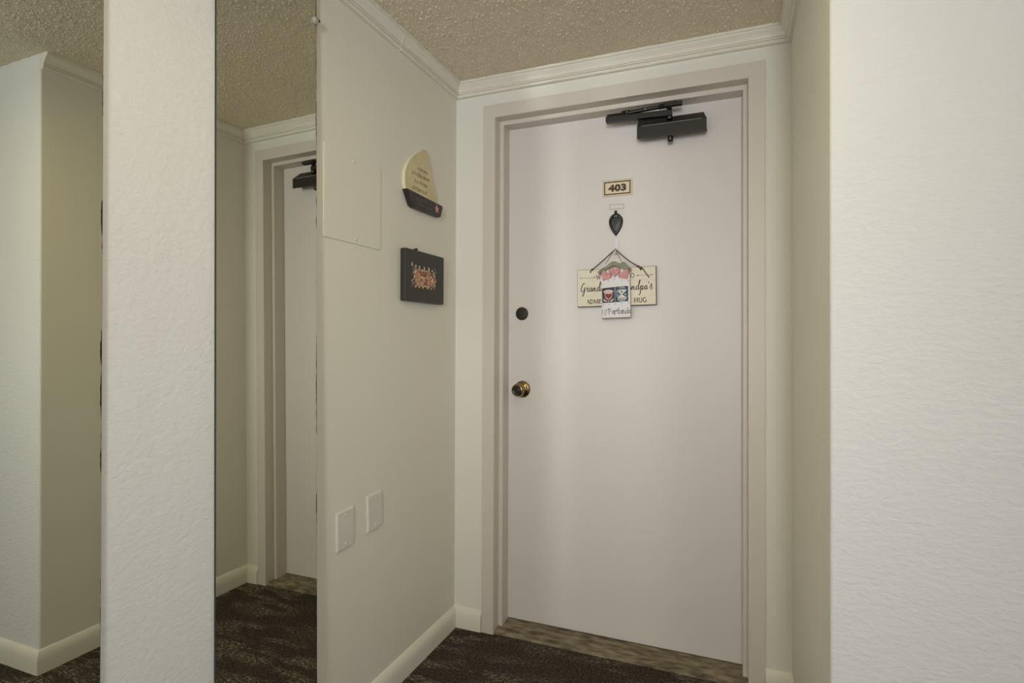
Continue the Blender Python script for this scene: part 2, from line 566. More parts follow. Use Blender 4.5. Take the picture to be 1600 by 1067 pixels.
# the rest of the room behind the camera, with its window
bm = bmesh.new()
box(bm, XF, XF + 0.1, YF, -1.15, 0, HC); box(bm, XF, XF + 0.1, 0.75, YB, 0, HC)
box(bm, XF, XF + 0.1, -1.15, 0.75, 0, .65); box(bm, XF, XF + 0.1, -1.15, 0.75, 2.05, HC)
struct(link_mesh('wall_side', bm, M['stucco']))
bm = bmesh.new()
for y in (-1.15, -.22, .71):
    box(bm, XF + .03, XF + .08, y, y + 0.04, .65, 2.05)
for y in (-1.11, -.18):
    box(bm, XF + .03, XF + .08, y, y + .89, .65, .69); box(bm, XF + .03, XF + .08, y, y + .89, 2.01, 2.05)
struct(link_mesh('window_2', bm, M['window_paint']))
WX0, WX1, WZ0, WZ1 = 0.16, 0.84, 0.90, 2.10
bm = bmesh.new()
box(bm, XL - 0.1, WX0, YF - 0.12, YF, 0, HC); box(bm, WX1, XF, YF - 0.12, YF, 0, HC)
box(bm, WX0, WX1, YF - 0.12, YF, 0, WZ0); box(bm, WX0, WX1, YF - 0.12, YF, WZ1, HC)
struct(link_mesh('wall_rear', bm, M['stucco']))
bm = bmesh.new(); box(bm, 0.435, XF, -1.50, -1.40, 0, HC)  # unseen partition, placed to cut off window light towards the right
struct(link_mesh('wall_light_blocker', bm, M['stucco']))
bm = bmesh.new(); box(bm, -0.75, 0.435, -1.50, -1.40, 0, 1.00)  # unseen low wall, added to shade the lower parts of the niche
struct(link_mesh('wall_low_light_blocker', bm, M['stucco']))
bm = bmesh.new()
for x in (WX0, WX1 - 0.04):
    box(bm, x, x + 0.04, YF - 0.08, YF - 0.03, WZ0, WZ1)
box(bm, WX0 + .04, WX1 - .04, YF - 0.08, YF - 0.03, WZ0, WZ0 + 0.04); box(bm, WX0 + .04, WX1 - .04, YF - 0.08, YF - 0.03, WZ1 - 0.04, WZ1)
win = struct(link_mesh('window_1', bm, M['window_paint']))

# crown moulding: profile (out from wall, down from ceiling), swept with mitres
CP = [(0, 0), (.038, 0), (.038, .0105), (.0335, .0112), (.0332, .0128), (.0310, .0170), (.0262, .0225), (.0222, .0285), (.0195, .0345), (.0185, .0375),
      (.0145, .0385), (.0145, .0398), (.0180, .0410), (.0185, .0432), (.0165, .0452), (.0120, .0458), (.0115, .0472),
      (.0145, .0484), (.0145, .0540), (.0120, .0572), (0, .0577)]


def sweep_closed_profile(bm, stations):
    rings = [[bm.verts.new(p) for p in st] for st in stations]
    n = len(rings[0])
    for a, c in zip(rings, rings[1:]):
        for k in range(n):
            bm.faces.new((a[k], a[(k + 1) % n], c[(k + 1) % n], c[k]))
    bm.faces.new(rings[0]); bm.faces.new(rings[-1][::-1])


def crown(name, stations, label):
    bm = bmesh.new(); sweep_closed_profile(bm, stations)
    return struct(link_mesh(name, bm, M['trim'], smooth=True, angle=28), label, 'moulding')


e = 0.0006
c_left = crown('trim_1', [[(XL + a, 1.2300, HC - e - d) for a, d in CP], [(XL + a, YB - a, HC - e - d) for a, d in CP]],
               'cream crown moulding along the top of the left wall')
crown('trim_2', [[(XL + a, YB - a, HC - e - d) for a, d in CP], [(XR - a, YB - a, HC - e - d) for a, d in CP]],
      'cream crown moulding over the entrance door')
crown('trim_3', [[(XR - a, YB - a, HC - e - d) for a, d in CP], [(XR - a, YC + .001, HC - e - d) for a, d in CP]],
      'cream crown moulding on the right niche wall')
bm = bmesh.new()
yj = 1.617
pj = [(a + .0012 if a > 0 else 0, d + (.0010 if i > 1 else 0)) for i, (a, d) in enumerate(CP)]
sweep_closed_profile(bm, [[(XL + a, yj - .0025 + d * .25, HC - e - d) for a, d in pj[3:]], [(XL + a, yj + .0025 + d * .25, HC - e - d) for a, d in pj[3:]]])
link_mesh('caulk_joint', bm, M['trim'], parent=c_left, smooth=True)

# baseboards
BP = [(0, 0), (.0150, 0), (.0155, .040), (.0150, .052), (.0130, .062), (.0100, .0700), (.0060, .0770), (.0020, .0815), (0, .0825)]


def base(name, stations, label):
    bm = bmesh.new(); sweep_closed_profile(bm, stations)
    return struct(link_mesh(name, bm, M['trim'], smooth=True, angle=40), label, 'baseboard')


base('baseboard_left', [[(XL + a, 1.2205, d) for a, d in BP], [(XL + a, YB - a, d) for a, d in BP]], 'cream baseboard below the left wall')
base('baseboard_front', [[(XL + a, YB - a, d) for a, d in BP], [(-.9535, YB - a, d) for a, d in BP]], 'short cream baseboard left of the door frame')
base('baseboard_front', [[(.0835, YB - a, d) for a, d in BP], [(XR - a, YB - a, d) for a, d in BP]], 'short cream baseboard right of the door frame')
base('baseboard_right', [[(XR - a, YB - a, d) for a, d in BP], [(XR - a, YC - a, d) for a, d in BP], [(XF, YC - a, d) for a, d in BP]],
     'cream baseboard round the right wall corner')

# door frame: folded metal profile, (inward, y), mitred round the opening
FX0, FX1, FZ = -.9526, .0826, 2.1055
FP = [(0, 2.066), (0, 2.0515), (.0015, 2.0500), (.0510, 2.0500), (.0524, 2.0515), (.0524, 2.1014), (.0677, 2.1014), (.0689, 2.1026), (.0689, 2.1600),
      (.0689, 2.1612), (.0100, 2.1612), (.0100, 2.066)]
st = [[(FX0 + a, y, 0.0) for a, y in FP], [(FX0 + a, y, FZ - a) for a, y in FP], [(FX1 - a, y, FZ - a) for a, y in FP], [(FX1 - a, y, 0.0) for a, y in FP]]
bm = bmesh.new(); sweep_closed_profile(bm, st)
struct(link_mesh('door_frame', bm, M['frame'], smooth=True, angle=30), 'taupe painted metal door frame with a stepped rebate', 'door frame')

# threshold: weathered strip, worn uneven front edge
bm = bmesh.new()
nseg = 60
rows = []
for k in range(nseg + 1):
    x = -.8990 + (.0285 + .8990) * k / nseg
    w = random.uniform(-.0014, .0014)
    rows.append([bm.verts.new(p) for p in ((x, 2.057 + w, .0005), (x, 2.058 + w, .0080), (x, 2.066 + w, .0120), (x, 2.135, .0175), (x, 2.1450, .0185), (x, 2.20, .0190), (x, 2.20, .0005))])
for a, c in zip(rows, rows[1:]):
    for k in range(7):
        bm.faces.new((a[k], a[(k + 1) % 7], c[(k + 1) % 7], c[k]))
bm.faces.new(rows[0]); bm.faces.new(rows[-1][::-1])
struct(link_mesh('threshold', bm, M['threshold'], smooth=True), 'weathered wooden threshold strip under the door', 'threshold')

# ------------------------------------------------------------------ the door and what is fixed to it
YD = 2.1640
DX0, DX1 = -.8905, .0205
bm = bmesh.new(); box(bm, DX0, DX1, YD, YD + .044, .0215, 2.0420)
door = struct(link_mesh('door_1', bm, M['door'], bevel=.0012), 'plain pinkish beige flush entrance door', 'door')
FD = lambda cx, cz: (lambda u, v, d: (cx + u, YD - d, cz + v))        # on the door, d out of it

bm = bmesh.new()
f = FD(-.823, .9642)
lathe(bm, [(0, .0002), (.0340, .0002), (.0345, .0015), (.0325, .0045), (.0290, .0065), (.0240, .0075), (.0200, .0110), (.0150, .0125), (0, .0125)], f, 40)
hd = link_mesh('door_handle', bm, M['brass'], parent=door, smooth=True, angle=50)
bm = bmesh.new()
lathe(bm, [(.0110, .0120), (.0115, .0240), (.0140, .0300), (.0215, .0350), (.0262, .0430), (.0270, .0500), (.0258, .0560), (.0215, .0615), (.0190, .0620)], f, 40)
lathe(bm, [(.0190, .0620), (.0175, .0600), (.0120, .0600), (.0085, .0612), (0, .0618)], f, 40, mi=1)
link_mesh('knob', bm, [M['brass'], M['black_gloss']], parent=hd, smooth=True, angle=60)
bm = bmesh.new()
f = FD(-.8255, 1.2741)
lathe(bm, [(0, .0002), (.0268, .0002), (.0268, .0040), (.0255, .0062), (.0230, .0070), (0, .0074)], f, 40)
o = link_mesh('deadbolt_cover', bm, M['bronze'], parent=door, smooth=True, angle=40)
o['label'] = 'round dark bronze deadbolt cover'

# number plate 403
cx, cz = -.4338, 1.7542
np_ = empty('number_plate', (cx, YD, cz), 'small cream plaque with the door number 403', 'plaque')
f = lambda u, v, d: (u, -d, v)
bm = bmesh.new(); prism(bm, [(-.0575, -.0318), (.0575, -.0318), (.0575, .0318), (-.0575, .0318)], f, .0002, .0030)
link_mesh('rim', bm, M['number_rim'], parent=np_, bevel=.0012)
bm = bmesh.new(); prism(bm, [(-.0545, -.0290), (.0545, -.0290), (.0545, .0290), (-.0545, .0290)], f, .0030, .0036)
link_mesh('plate_face', bm, M['number_plate'], parent=np_)
bm = bmesh.new()
for (a, b_, c, d_) in ((-.0512, .0512, .0210, .0255), (-.0512, .0512, -.0255, -.0210), (-.0512, -.0468, -.0210, .0210), (.0468, .0512, -.0210, .0210)):
    prism(bm, [(a, c), (b_, c), (b_, d_), (a, d_)], f, .0036, .0040)
link_mesh('border_line', bm, M['number_ink'], parent=np_)


def font_text(name, txt, size, mat, parent, loc, rot, sxy=(1, 1), offset=0.0, space=1.0, extr=.0003):
    cu = bpy.data.curves.new(name, 'FONT')
    cu.body = txt; cu.size = size; cu.align_x = 'CENTER'; cu.align_y = 'CENTER'
    cu.extrude = extr; cu.offset = offset; cu.space_character = space
    t = bpy.data.objects.new('tmp_text', cu); COL.objects.link(t)
    bpy.context.view_layer.update()
    me = bpy.data.meshes.new_from_object(t.evaluated_get(bpy.context.evaluated_depsgraph_get()))
    bpy.data.objects.remove(t)
    xs = [v.co.x for v in me.vertices]; ys = [v.co.y for v in me.vertices]
    mxx = (min(xs) + max(xs)) / 2; myy = (min(ys) + max(ys)) / 2
    kx_ = sxy[0] / (max(xs) - min(xs)); ky_ = sxy[1] / (max(ys) - min(ys))      # sxy is the finished width and height
    for v in me.vertices:
        v.co.x = (v.co.x - mxx) * kx_; v.co.y = (v.co.y - myy) * ky_
    me.name = name
    me.materials.clear(); me.materials.append(mat)
    o = bpy.data.objects.new(name, me); COL.objects.link(o)
    o.parent = parent; o.location = loc; o.rotation_euler = rot
    return o


font_text('numerals', '403', .036, M['number_ink'], np_, (0, -.0040, 0), (PI / 2, 0, 0), sxy=(.0690, .0280), offset=.0022, space=1.10)

# painted-over name slot
sl = empty('name_slot', (-.4362, YD, 1.6820), 'small painted-over rectangular slot between number plaque and knocker', 'plate')
bm = bmesh.new(); prism(bm, [(-.0285, -.0100), (.0285, -.0100), (.0285, .0100), (-.0285, .0100)], f, .0002, .0012)
link_mesh('backing', bm, M['door'], parent=sl)
bm = bmesh.new()
for (a, b_, c, d_) in ((-.0285, .0285, .0072, .0100), (-.0285, .0285, -.0100, -.0072), (-.0285, -.0257, -.0072, .0072), (.0257, .0285, -.0072, .0072)):
    prism(bm, [(a, c), (b_, c), (b_, d_), (a, d_)], f, .0012, .0034)
link_mesh('rim', bm, M['slot'], parent=sl, bevel=.0004)

# door knocker
kx, kz = -.4392, 1.6165
kn = empty('door_knocker', (kx, YD, kz), 'black teardrop door knocker below the number plaque', 'door knocker')
out = [(0, .0400), (-.0110, .0370), (-.0200, .0290), (-.0262, .0180), (-.0272, .0040), (-.0235, -.0120), (-.0150, -.0290), (-.0050, -.0430), (0, -.0480),
       (.0050, -.0430), (.0150, -.0290), (.0235, -.0120), (.0272, .0040), (.0262, .0180), (.0200, .0290), (.0110, .0370)]
sm = catmull(out, 4, closed=True)
bm = bmesh.new()
rings = []
for s, d in ((1.0, .0002), (1.0, .0030), (.93, .0050), (.80, .0055), (.55, .0062), (.25, .0075)):
    rings.append([bm.verts.new(f(p.x * s, p.y * s, d)) for p in sm])
n_ = len(sm)
for a, c in zip(rings, rings[1:]):
    for k in range(n_):
        bm.faces.new((a[k], a[(k + 1) % n_], c[(k + 1) % n_], c[k]))
bm.faces.new(rings[0][::-1]); bm.faces.new(rings[-1])
link_mesh('backplate', bm, M['black'], parent=kn, smooth=True, angle=60)
bm = bmesh.new()
tube(bm, [f(p.x * .80, p.y * .80, .0095) for p in sm], .0036, 10, closed=True)
link_mesh('striker_ring', bm, M['black_gloss'], parent=kn, smooth=True, angle=80)
bm = bmesh.new()
lathe(bm, [(.0040, .0002), (.0055, .0020), (.0060, .0060), (.0040, .0095), (0, .0105)], lambda u, v, d: (u, -d, v + .0445), 20)
link_mesh('finial', bm, M['bronze'], parent=kn, smooth=True)
bm = bmesh.new()
lathe(bm, [(.0070, .0040), (.0080, .0080), (.0062, .0125), (0, .0140)], lambda u, v, d: (u, -d, v + .0290), 20)
link_mesh('pivot', bm, M['black_gloss'], parent=kn, smooth=True)

# adhesive hook
hk = empty('adhesive_hook', (-.4350, YD, 1.5250), 'narrow white plastic adhesive hook just below the knocker', 'hook')
bm = bmesh.new()
prism(bm, [(-.0078, -.0380), (.0078, -.0380), (.0078, .0320), (.0060, .0350), (-.0060, .0350), (-.0078, .0320)], f, .0002, .0042)
link_mesh('back_strip', bm, M['plastic'], parent=hk, bevel=.001)
bm = bmesh.new()
hp = catmull([(0, -.0042, -.006), (0, -.0085, -.016), (0, -.0150, -.026), (0, -.0240, -.0285), (0, -.0320, -.0240), (0, -.0345, -.0160)], 5)
tube(bm, hp, lambda t: .0046 - .001 * t, 12)
link_mesh('hook_arm', bm, M['plastic'], parent=hk, smooth=True, angle=60)


# ------------------------------------------------------------------ strokes used for hand-made lettering
CUR = {  # brush-script letters: list of strokes, x-height 1
    'G': (1.75, [[(1.55, 2.05), (1.25, 2.25), (.75, 1.85), (.32, 1.05), (.22, .35), (.50, .02), (.95, .35), (1.38, 1.05), (1.42, 1.10), (1.25, .30), (1.00, -.75), (.70, -1.15), (.52, -.85), (.85, -.20), (1.75, .35)]]),
    'r': (.95, [[(0, .35), (.22, .95), (.30, 1.05), (.42, .90), (.62, .98), (.52, .55), (.50, .12), (.68, .02), (.95, .35)]]),
    'a': (1.15, [[(.85, .85), (.55, 1.0), (.20, .60), (.22, .12), (.50, .05), (.80, .60), (.90, .95), (.80, .45), (.85, .08), (1.15, .35)]]),
    'n': (1.20, [[(0, .35), (.22, .98), (.20, .60), (.12, .02), (.35, .60), (.65, .98), (.72, .70), (.66, .15), (.85, .02), (1.20, .35)]]),
    'd': (1.25, [[(.80, .85), (.50, 1.0), (.18, .55), (.22, .10), (.50, .08), (.85, .75), (1.25, 1.90), (1.45, 2.35), (1.25, 2.45), (.98, 1.55), (.85, .50), (.92, .05), (1.25, .35)]]),
    'm': (1.75, [[(0, .35), (.20, .98), (.18, .55), (.12, .02), (.32, .65), (.58, .98), (.64, .60), (.58, .02), (.80, .65), (1.10, .98), (1.18, .65), (1.12, .12), (1.35, .02), (1.75, .35)]]),
    'p': (1.20, [[(0, .35), (.35, 1.05), (.30, .40), (.05, -.95), (-.20, -1.35), (-.50, -1.30)], [(.22, .20), (.45, .85), (.75, 1.0), (.90, .60), (.65, .10), (.35, .15), (.80, .02), (1.20, .35)]]),
    's': (.85, [[(0, .30), (.45, 1.25), (.62, 1.30), (.50, .95), (.62, .45), (.50, .05), (.20, .02)]]),
    "'": (.45, [[(.25, 1.90), (.20, 1.55)]]),
    '&': (1.3, [[(1.0, .1), (.4, 1.0), (.7, 1.4), (.8, 1.0), (.2, .4), (.5, 0), (1.1, .7)]]),
    ' ': (.6, []),
}


def cursive(bm, txt, x, y, h, f, d, w, squeeze=1.0):
    for ch in txt:
        adv, strokes = CUR[ch]
        for s in strokes:
            P = catmull([((x + px * h * squeeze), y + py * h, 0) for px, py in s], 5)
            n = len(P)
            pts = [(p.x, p.y) for p in P]

            def ww(t, P=P, n=n):
                i = min(n - 2, max(0, int(t * (n - 1))))
                dy = P[i].y - P[i + 1].y
                return w * (1.15 if dy > 0 else .6)
            ribbon(bm, pts, ww, f, d)
        x += adv * h * squeeze
    return x


def arc_(cx, cy, rx, ry, a0, a1, n=10):
    return [(cx + rx * math.cos(math.radians(a0 + (a1 - a0) * i / n)), cy + ry * math.sin(math.radians(a0 + (a1 - a0) * i / n))) for i in range(n + 1)]


# roman capitals, height 1: (advance, [(points, thick?)])
CAP = {
    'A': (.88, [([(.08, 0), (.40, 1)], 0), ([(.40, 1), (.74, 0)], 1), ([(.20, .36), (.60, .36)], 0), ([(0, 0), (.20, 0)], 0), ([(.60, 0), (.88, 0)], 0)]),
    'D': (.86, [([(.15, 0), (.15, 1)], 1), (arc_(.15, .5, .58, .48, 90, -90), .6), ([(0, .98), (.20, .98)], 0), ([(0, .02), (.20, .02)], 0)]),
    'M': (1.05, [([(.12, 0), (.12, 1)], 0), ([(.12, 1), (.50, .1)], 1), ([(.50, .1), (.88, 1)], 0), ([(.88, 0), (.88, 1)], 1), ([(0, .02), (.24, .02)], 0), ([(.76, .02), (1.0, .02)], 0)]),
    'I': (.45, [([(.2, 0), (.2, 1)], 1), ([(.05, .98), (.36, .98)], 0), ([(.05, .02), (.36, .02)], 0)]),
    'S': (.66, [(arc_(.32, .74, .24, .24, 40, 200, 8) + arc_(.30, .26, .26, .25, 80, -150, 8), .6)]),
    'O': (.90, [(arc_(.42, .5, .36, .48, 0, 360, 18), .7)]),
    'N': (.92, [([(.12, 0), (.12, 1)], 0), ([(.12, 1), (.76, 0)], 1), ([(.76, 0), (.76, 1)], 0), ([(0, .02), (.24, .02)], 0), ([(.64, .98), (.88, .98)], 0)]),
    'E': (.76, [([(.15, 0), (.15, 1)], 1), ([(0, .98), (.62, .98)], 0), ([(0, .02), (.66, .02)], 0), ([(.15, .5), (.5, .5)], 0), ([(.62, .98), (.62, .80)], 0), ([(.66, .02), (.66, .2)], 0)]),
    'H': (.98, [([(.17, 0), (.17, 1)], 1), ([(.76, 0), (.76, 1)], 1), ([(.17, .5), (.76, .5)], 0), ([(.04, .98), (.32, .98)], 0), ([(.04, .02), (.32, .02)], 0), ([(.62, .98), (.9, .98)], 0), ([(.62, .02), (.9, .02)], 0)]),
    'U': (.92, [([(.17, 1), (.17, .35)] + arc_(.44, .32, .27, .30, 180, 360, 8) + [(.71, 1)], .7), ([(.03, .98), (.32, .98)], 0), ([(.58, .98), (.86, .98)], 0)]),
    'G': (.90, [(arc_(.44, .5, .36, .48, 50, 320, 14), .8), ([(.72, .05), (.72, .42)], 1), ([(.58, .42), (.86, .42)], 0)]),
    'W': (1.12, [([(.06, 1), (.30, 0)], 1), ([(.30, 0), (.53, .9)], 0), ([(.53, .9), (.76, 0)], 1), ([(.76, 0), (1.0, 1)], 0), ([(-.04, .98), (.2, .98)], 0), ([(.9, .98), (1.1, .98)], 0)]),
    'L': (.70, [([(.15, 0), (.15, 1)], 1), ([(0, .98), (.3, .98)], 0), ([(0, .02), (.6, .02)], 0), ([(.6, .02), (.6, .22)], 0)]),
    'C': (.82, [(arc_(.44, .5, .36, .48, 50, 310, 14), .8)]),
    'T': (.80, [([(.38, 0), (.38, 1)], 1), ([(.02, .98), (.74, .98)], 0), ([(.02, .98), (.02, .8)], 0), ([(.74, .98), (.74, .8)], 0), ([(.24, .02), (.52, .02)], 0)]),
    ':': (.35, [([(.15, .05), (.15, .18)], 1), ([(.15, .55), (.15, .68)], 1)]),
    ' ': (.45, []),
}


def caps_width(txt):
    return sum(CAP[c][0] for c in txt)


def caps(bm, txt, x, y, h, f, d, squeeze=1.0, thick=.17, thin=.07):
    for ch in txt:
        adv, ss = CAP[ch]
        for pts, k in ss:
            w = h * (thin + (thick - thin) * k)
            ribbon(bm, [(x + px * h * squeeze, y + py * h) for px, py in pts], w, f, d)
        x += adv * h * squeeze
    return x


# monoline lower case, height 1 = x-height
LOW = {
    'M': (1.5, [[(.1, 0), (.15, 1.6), (.65, .5), (1.15, 1.6), (1.2, 0)]]),
    'P': (1.15, [[(.25, 0), (.25, 1.7)], [(.0, 1.5), (.5, 1.75), (.95, 1.4), (.7, .9), (.25, .85)]]),
    'c': (.8, [arc_(.4, .5, .35, .48, 50, 310)]),
    'a': (1.0, [arc_(.42, .5, .36, .46, 0, 360, 14), [(.80, .98), (.80, .1), (.92, 0)]]),
    'b': (1.0, [[(.12, 1.7), (.12, 0)], arc_(.46, .45, .34, .44, 0, 360, 14)]),
    'd': (1.0, [arc_(.42, .45, .34, .44, 0, 360, 14), [(.78, 1.7), (.78, 0)]]),
    'e': (.9, [[(.08, .5), (.75, .55)] + arc_(.42, .5, .34, .46, 10, 310)]),
    'i': (.4, [[(.2, 1), (.2, 0)], [(.2, 1.35), (.2, 1.45)]]),
    'k': (.85, [[(.12, 1.7), (.12, 0)], [(.65, 1), (.15, .45), (.7, 0)]]),
    'l': (.45, [[(.2, 1.75), (.2, .1), (.35, 0)]]),
    'n': (.95, [[(.12, 1), (.12, 0)], [(.12, .7), (.45, 1), (.75, .75), (.75, 0)]]),
    'm': (1.4, [[(.12, 1), (.12, 0)], [(.12, .7), (.4, 1), (.6, .75), (.6, 0)], [(.6, .7), (.9, 1), (1.12, .75), (1.12, 0)]]),
    'o': (.95, [arc_(.42, .5, .36, .48, 0, 360, 14)]),
    'r': (.7, [[(.12, 1), (.12, 0)], [(.12, .65), (.4, 1), (.62, .9)]]),
    's': (.75, [arc_(.36, .74, .26, .24, 40, 220, 8) + arc_(.34, .26, .28, .25, 70, -150, 8)]),
    't': (.65, [[(.3, 1.5), (.3, .15), (.5, 0)], [(.02, 1), (.58, 1)]]),
    '-': (.6, [[(.08, .5), (.5, .5)]]),
    ' ': (.5, []),
}


def low(bm, txt, x0, x1, y, h, f, d, w, dots=False):
    tot = sum(LOW[c][0] for c in txt)
    k = (x1 - x0) / tot
    x = x0
    for ch in txt:
        adv, ss = LOW[ch]
        for s in ss:
            ribbon(bm, [(x + px * k, y + py * h) for px, py in s], w, f, d)
            if dots:
                for q in (s[0], s[-1]):
                    disc(bm, x + q[0] * k, y + q[1] * h, w * .95, f, d, 8)
        x += adv * k


# ------------------------------------------------------------------ hanging sign (grandparents' board)
sg = empty('hanging_sign', (-.4361, YD, 1.3702), 'cream wooden welcome board hanging behind the white heart plaque', 'sign')
sg.rotation_euler = (0, math.radians(-.75), 0)
hw, hh = .1519, .0732
bm = bmesh.new()
prism(bm, [(-hw, -hh), (hw, -hh), (hw, hh), (-hw, hh)], f, .0080, .0142, mi=1)
link_mesh('board', bm, [M['sign'], M['sign_edge']], parent=sg, bevel=.0008)
bm = bmesh.new()
prism(bm, [(-hw + .0012, -hh + .0030), (hw - .0024, -hh + .0030), (hw - .0024, hh - .0012), (-hw + .0012, hh - .0012)], f, .0142, .0146)  # wider dark margin below and right: burnt edge plus painted-in shadow
link_mesh('board_face', bm, M['sign'], parent=sg)
ds = .0149
bm = bmesh.new()
# arrows either side of the first line
for sgn in (-1, 1):
    bm = bmesh.new()
    xa, xb = sgn * .1385, sgn * .0850
    ribbon(bm, [(min(xa, xb), .0405), (max(xa, xb), .0405)], .0011, f, ds)
    for x_ in (xa, xa - sgn * .005):
        ribbon(bm, [(x_ + sgn * .002, .0435), (x_ - sgn * .002, .0405), (x_ + sgn * .002, .0375)], .0011, f, ds)
    flat(bm, [(xb, .0440), (xb - sgn * .006, .0405), (xb, .0370)], f, ds + .00005)
    link_mesh('arrow_motif', bm, M['ink_soft'], parent=sg)
bm = bmesh.new()
wt = caps_width('WELCOME TO'); hgt = .0165
caps(bm, 'WELCOME TO', -.0760, .0330, hgt, f, ds, squeeze=.1480 / (wt * hgt), thick=.19)
wt = caps_width('ADMISSION: ONE HUG'); hgt = .0172
caps(bm, 'ADMISSION: ONE HUG', -.1165, -.0610, hgt, f, ds, squeeze=.2330 / (wt * hgt), thick=.22)
fine(link_mesh('lettering', bm, M['ink_soft'], parent=sg))
bm = bmesh.new()
tot = sum(CUR[c][0] for c in "Grandma & Grandpa's")
cursive(bm, "Grandma & Grandpa's", -.1395, -.0135, .0148, f, ds + .0001, .0029, squeeze=.2770 / (tot * .0148))
fine(link_mesh('script_lettering', bm, M['ink'], parent=sg))
hl = (-.0985, .0620); hr = (.0950, .0620)
for q in (hl, hr):
    bm = bmesh.new()
    disc(bm, q[0], q[1], .0030, f, ds)
    link_mesh('cord_hole', bm, M['ink_black'], parent=sg)
bm = bmesh.new()
top = (-.0020 + .003, .1395)
W3 = lambda u, v, d: Vector((u, -d, v))
tube(bm, catmull([W3(hl[0], hl[1], .0150), W3(hl[0] + .004, hl[1] + .007, .0185), W3(-.0700, .0870, .0180), W3(top[0] - .006, top[1] - .001, .0240), W3(top[0], top[1] + .0015, .0270), W3(top[0] + .006, top[1] - .001, .0240),
                  W3(.0500, .0990, .0180), W3(.0840, .0750, .0190), W3(hr[0], hr[1], .0150)], 8), .0018, 8)
tube(bm, catmull([W3(-.0980, .0640, .0190), W3(-.0820, .0790, .0185), W3(-.0560, .0975, .0195), W3(top[0] - .009, top[1] - .0045, .0235)], 8), .0012, 8)
tube(bm, catmull([W3(.0840, .0755, .0200), W3(.1010, .0680, .0205), W3(.1130, .0490, .0195), W3(.1270, .0300, .0185)], 8), lambda t: .0015 + .0012 * max(0, t - .6), 8)
for (u, v) in ((-.0900, .0715), (.0850, .0745), (.0960, .0650)):          # knots
    tube(bm, [W3(u + .0030 * math.cos(a), v + .0025 * math.sin(a), .0190) for a in [k * 2 * PI / 10 for k in range(10)]], .0019, 8, closed=True)
link_mesh('hanging_cord', bm, M['twine'], parent=sg, smooth=True, angle=80)

# ------------------------------------------------------------------ heart-topped name plaque hung in front of it
tg = empty('heart_plaque', (-.4340, YD, 1.3300), 'white dotted name plaque with pink hearts and two crests', 'plaque')
tg.rotation_euler = (0, math.radians(-1.6), 0)
tw = .0552
bm = bmesh.new()
body = [(-tw, -.0800), (tw, -.0800), (tw, .0900), (.030, .1080), (0, .1160), (-.030, .1080), (-tw, .0900)]
prism(bm, body, f, .0190, .0262, mi=1)
link_mesh('board', bm, [M['tag'], M['tag_edge']], parent=tg, bevel=.0008)
bm = bmesh.new()
flat(bm, [(u * .985, v * .985 if v > 0 else v + .0035) for u, v in body], f, .0265)
link_mesh('board_face', bm, M['tag'], parent=tg)
dt = .0268
bm = bmesh.new()
for (u, v) in ((-.0500, .0535), (-.0270, .0640), (-.0030, .0690), (.0250, .0640), (.0490, .0600), (-.0480, -.0270), (-.0260, -.0260), (-.0030, -.0255), (.0230, -.0240), (.0470, -.0230),
               (-.0400, -.0665), (-.0060, -.0640), (.0340, -.0620), (-.0500, .0200), (-.0480, .0720)):
    disc(bm, u, v, .0026, f, dt, 10)
fine(link_mesh('painted_dots', bm, M['dot'], parent=tg))
bm = bmesh.new()
low(bm, 'M', -.0545, -.0385, -.0640, .0120, f, dt + .0002, .0014, dots=True)
low(bm, 'c', -.0385, -.0315, -.0510, .0060, f, dt + .0002, .0012)
ribbon(bm, [(-.0385, -.0555), (-.0315, -.0555)], .0010, f, dt + .0002)
low(bm, 'Partlands', -.0300, .0550, -.0620, .0115, f, dt + .0002, .0018, dots=True)
fine(link_mesh('name_lettering', bm, M['ink_black'], parent=tg))

# green swag with two drilled ends
bm = bmesh.new()
sw = [(-.0680, .1010), (-.0610, .0870), (-.0480, .0970), (-.0330, .1080), (-.0120, .1200), (.0050, .1215), (.0210, .1120), (.0350, .1000), (.0480, .0960), (.0600, .0930),
      (.0620, .1060), (.0520, .1130), (.0420, .1290), (.0330, .1340), (.0240, .1290), (.0170, .1290), (.0020, .1370), (-.0080, .1380), (-.0200, .1320), (-.0350, .1200), (-.0480, .1150)]
prism(bm, sw, f, .0245, .0300)
swg = link_mesh('green_swag', bm, M['sage'], parent=tg, bevel=.0012)
swg['label'] = 'sage green curved strip along the top'
for u, v in ((-.0560, .0985), (.0530, .1020)):
    bm = bmesh.new(); disc(bm, u, v, .0028, f, .0304)
    link_mesh('drill_hole', bm, M['ink_black'], parent=swg)


def heart(w, h, n=28):
    P = []
    for k in range(n):
        t = 2 * PI * k / n
        P.append((w * .5 * math.sin(t) ** 3, h * (.40625 * math.cos(t) - .156 * math.cos(2 * t) - .0625 * math.cos(3 * t) - .031 * math.cos(4 * t))))
    return P


for (u, v, a) in ((-.0355, .0850, -30), (-.0010, .0985, 0), (.0350, .0850, 30)):
    ca, sa = math.cos(math.radians(a)), math.sin(math.radians(a))
    mk = lambda s: [(u + (x * ca - y * sa) * s, v + (x * sa + y * ca) * s) for x, y in heart(.0450, .0430)]
    bm = bmesh.new(); prism(bm, mk(1.0), f, .0262, .0305)
    ht = link_mesh('heart', bm, M['pink_dark'], parent=tg, bevel=.0008)
    bm = bmesh.new(); prism(bm, mk(.86), f, .0303, .0310)
    link_mesh('heart_face', bm, M['pink'], parent=ht)
bm = bmesh.new()
for sgn in (-1, 1):
    tube(bm, [W3(sgn * .0310 - .003, .1300, .0310), W3(sgn * .0180 - .001, .1560, .0280), W3(sgn * .0030 + .001, .1800, .0300)], .0009, 8)
link_mesh('hanging_cord', bm, M['twine'], parent=tg, smooth=True)

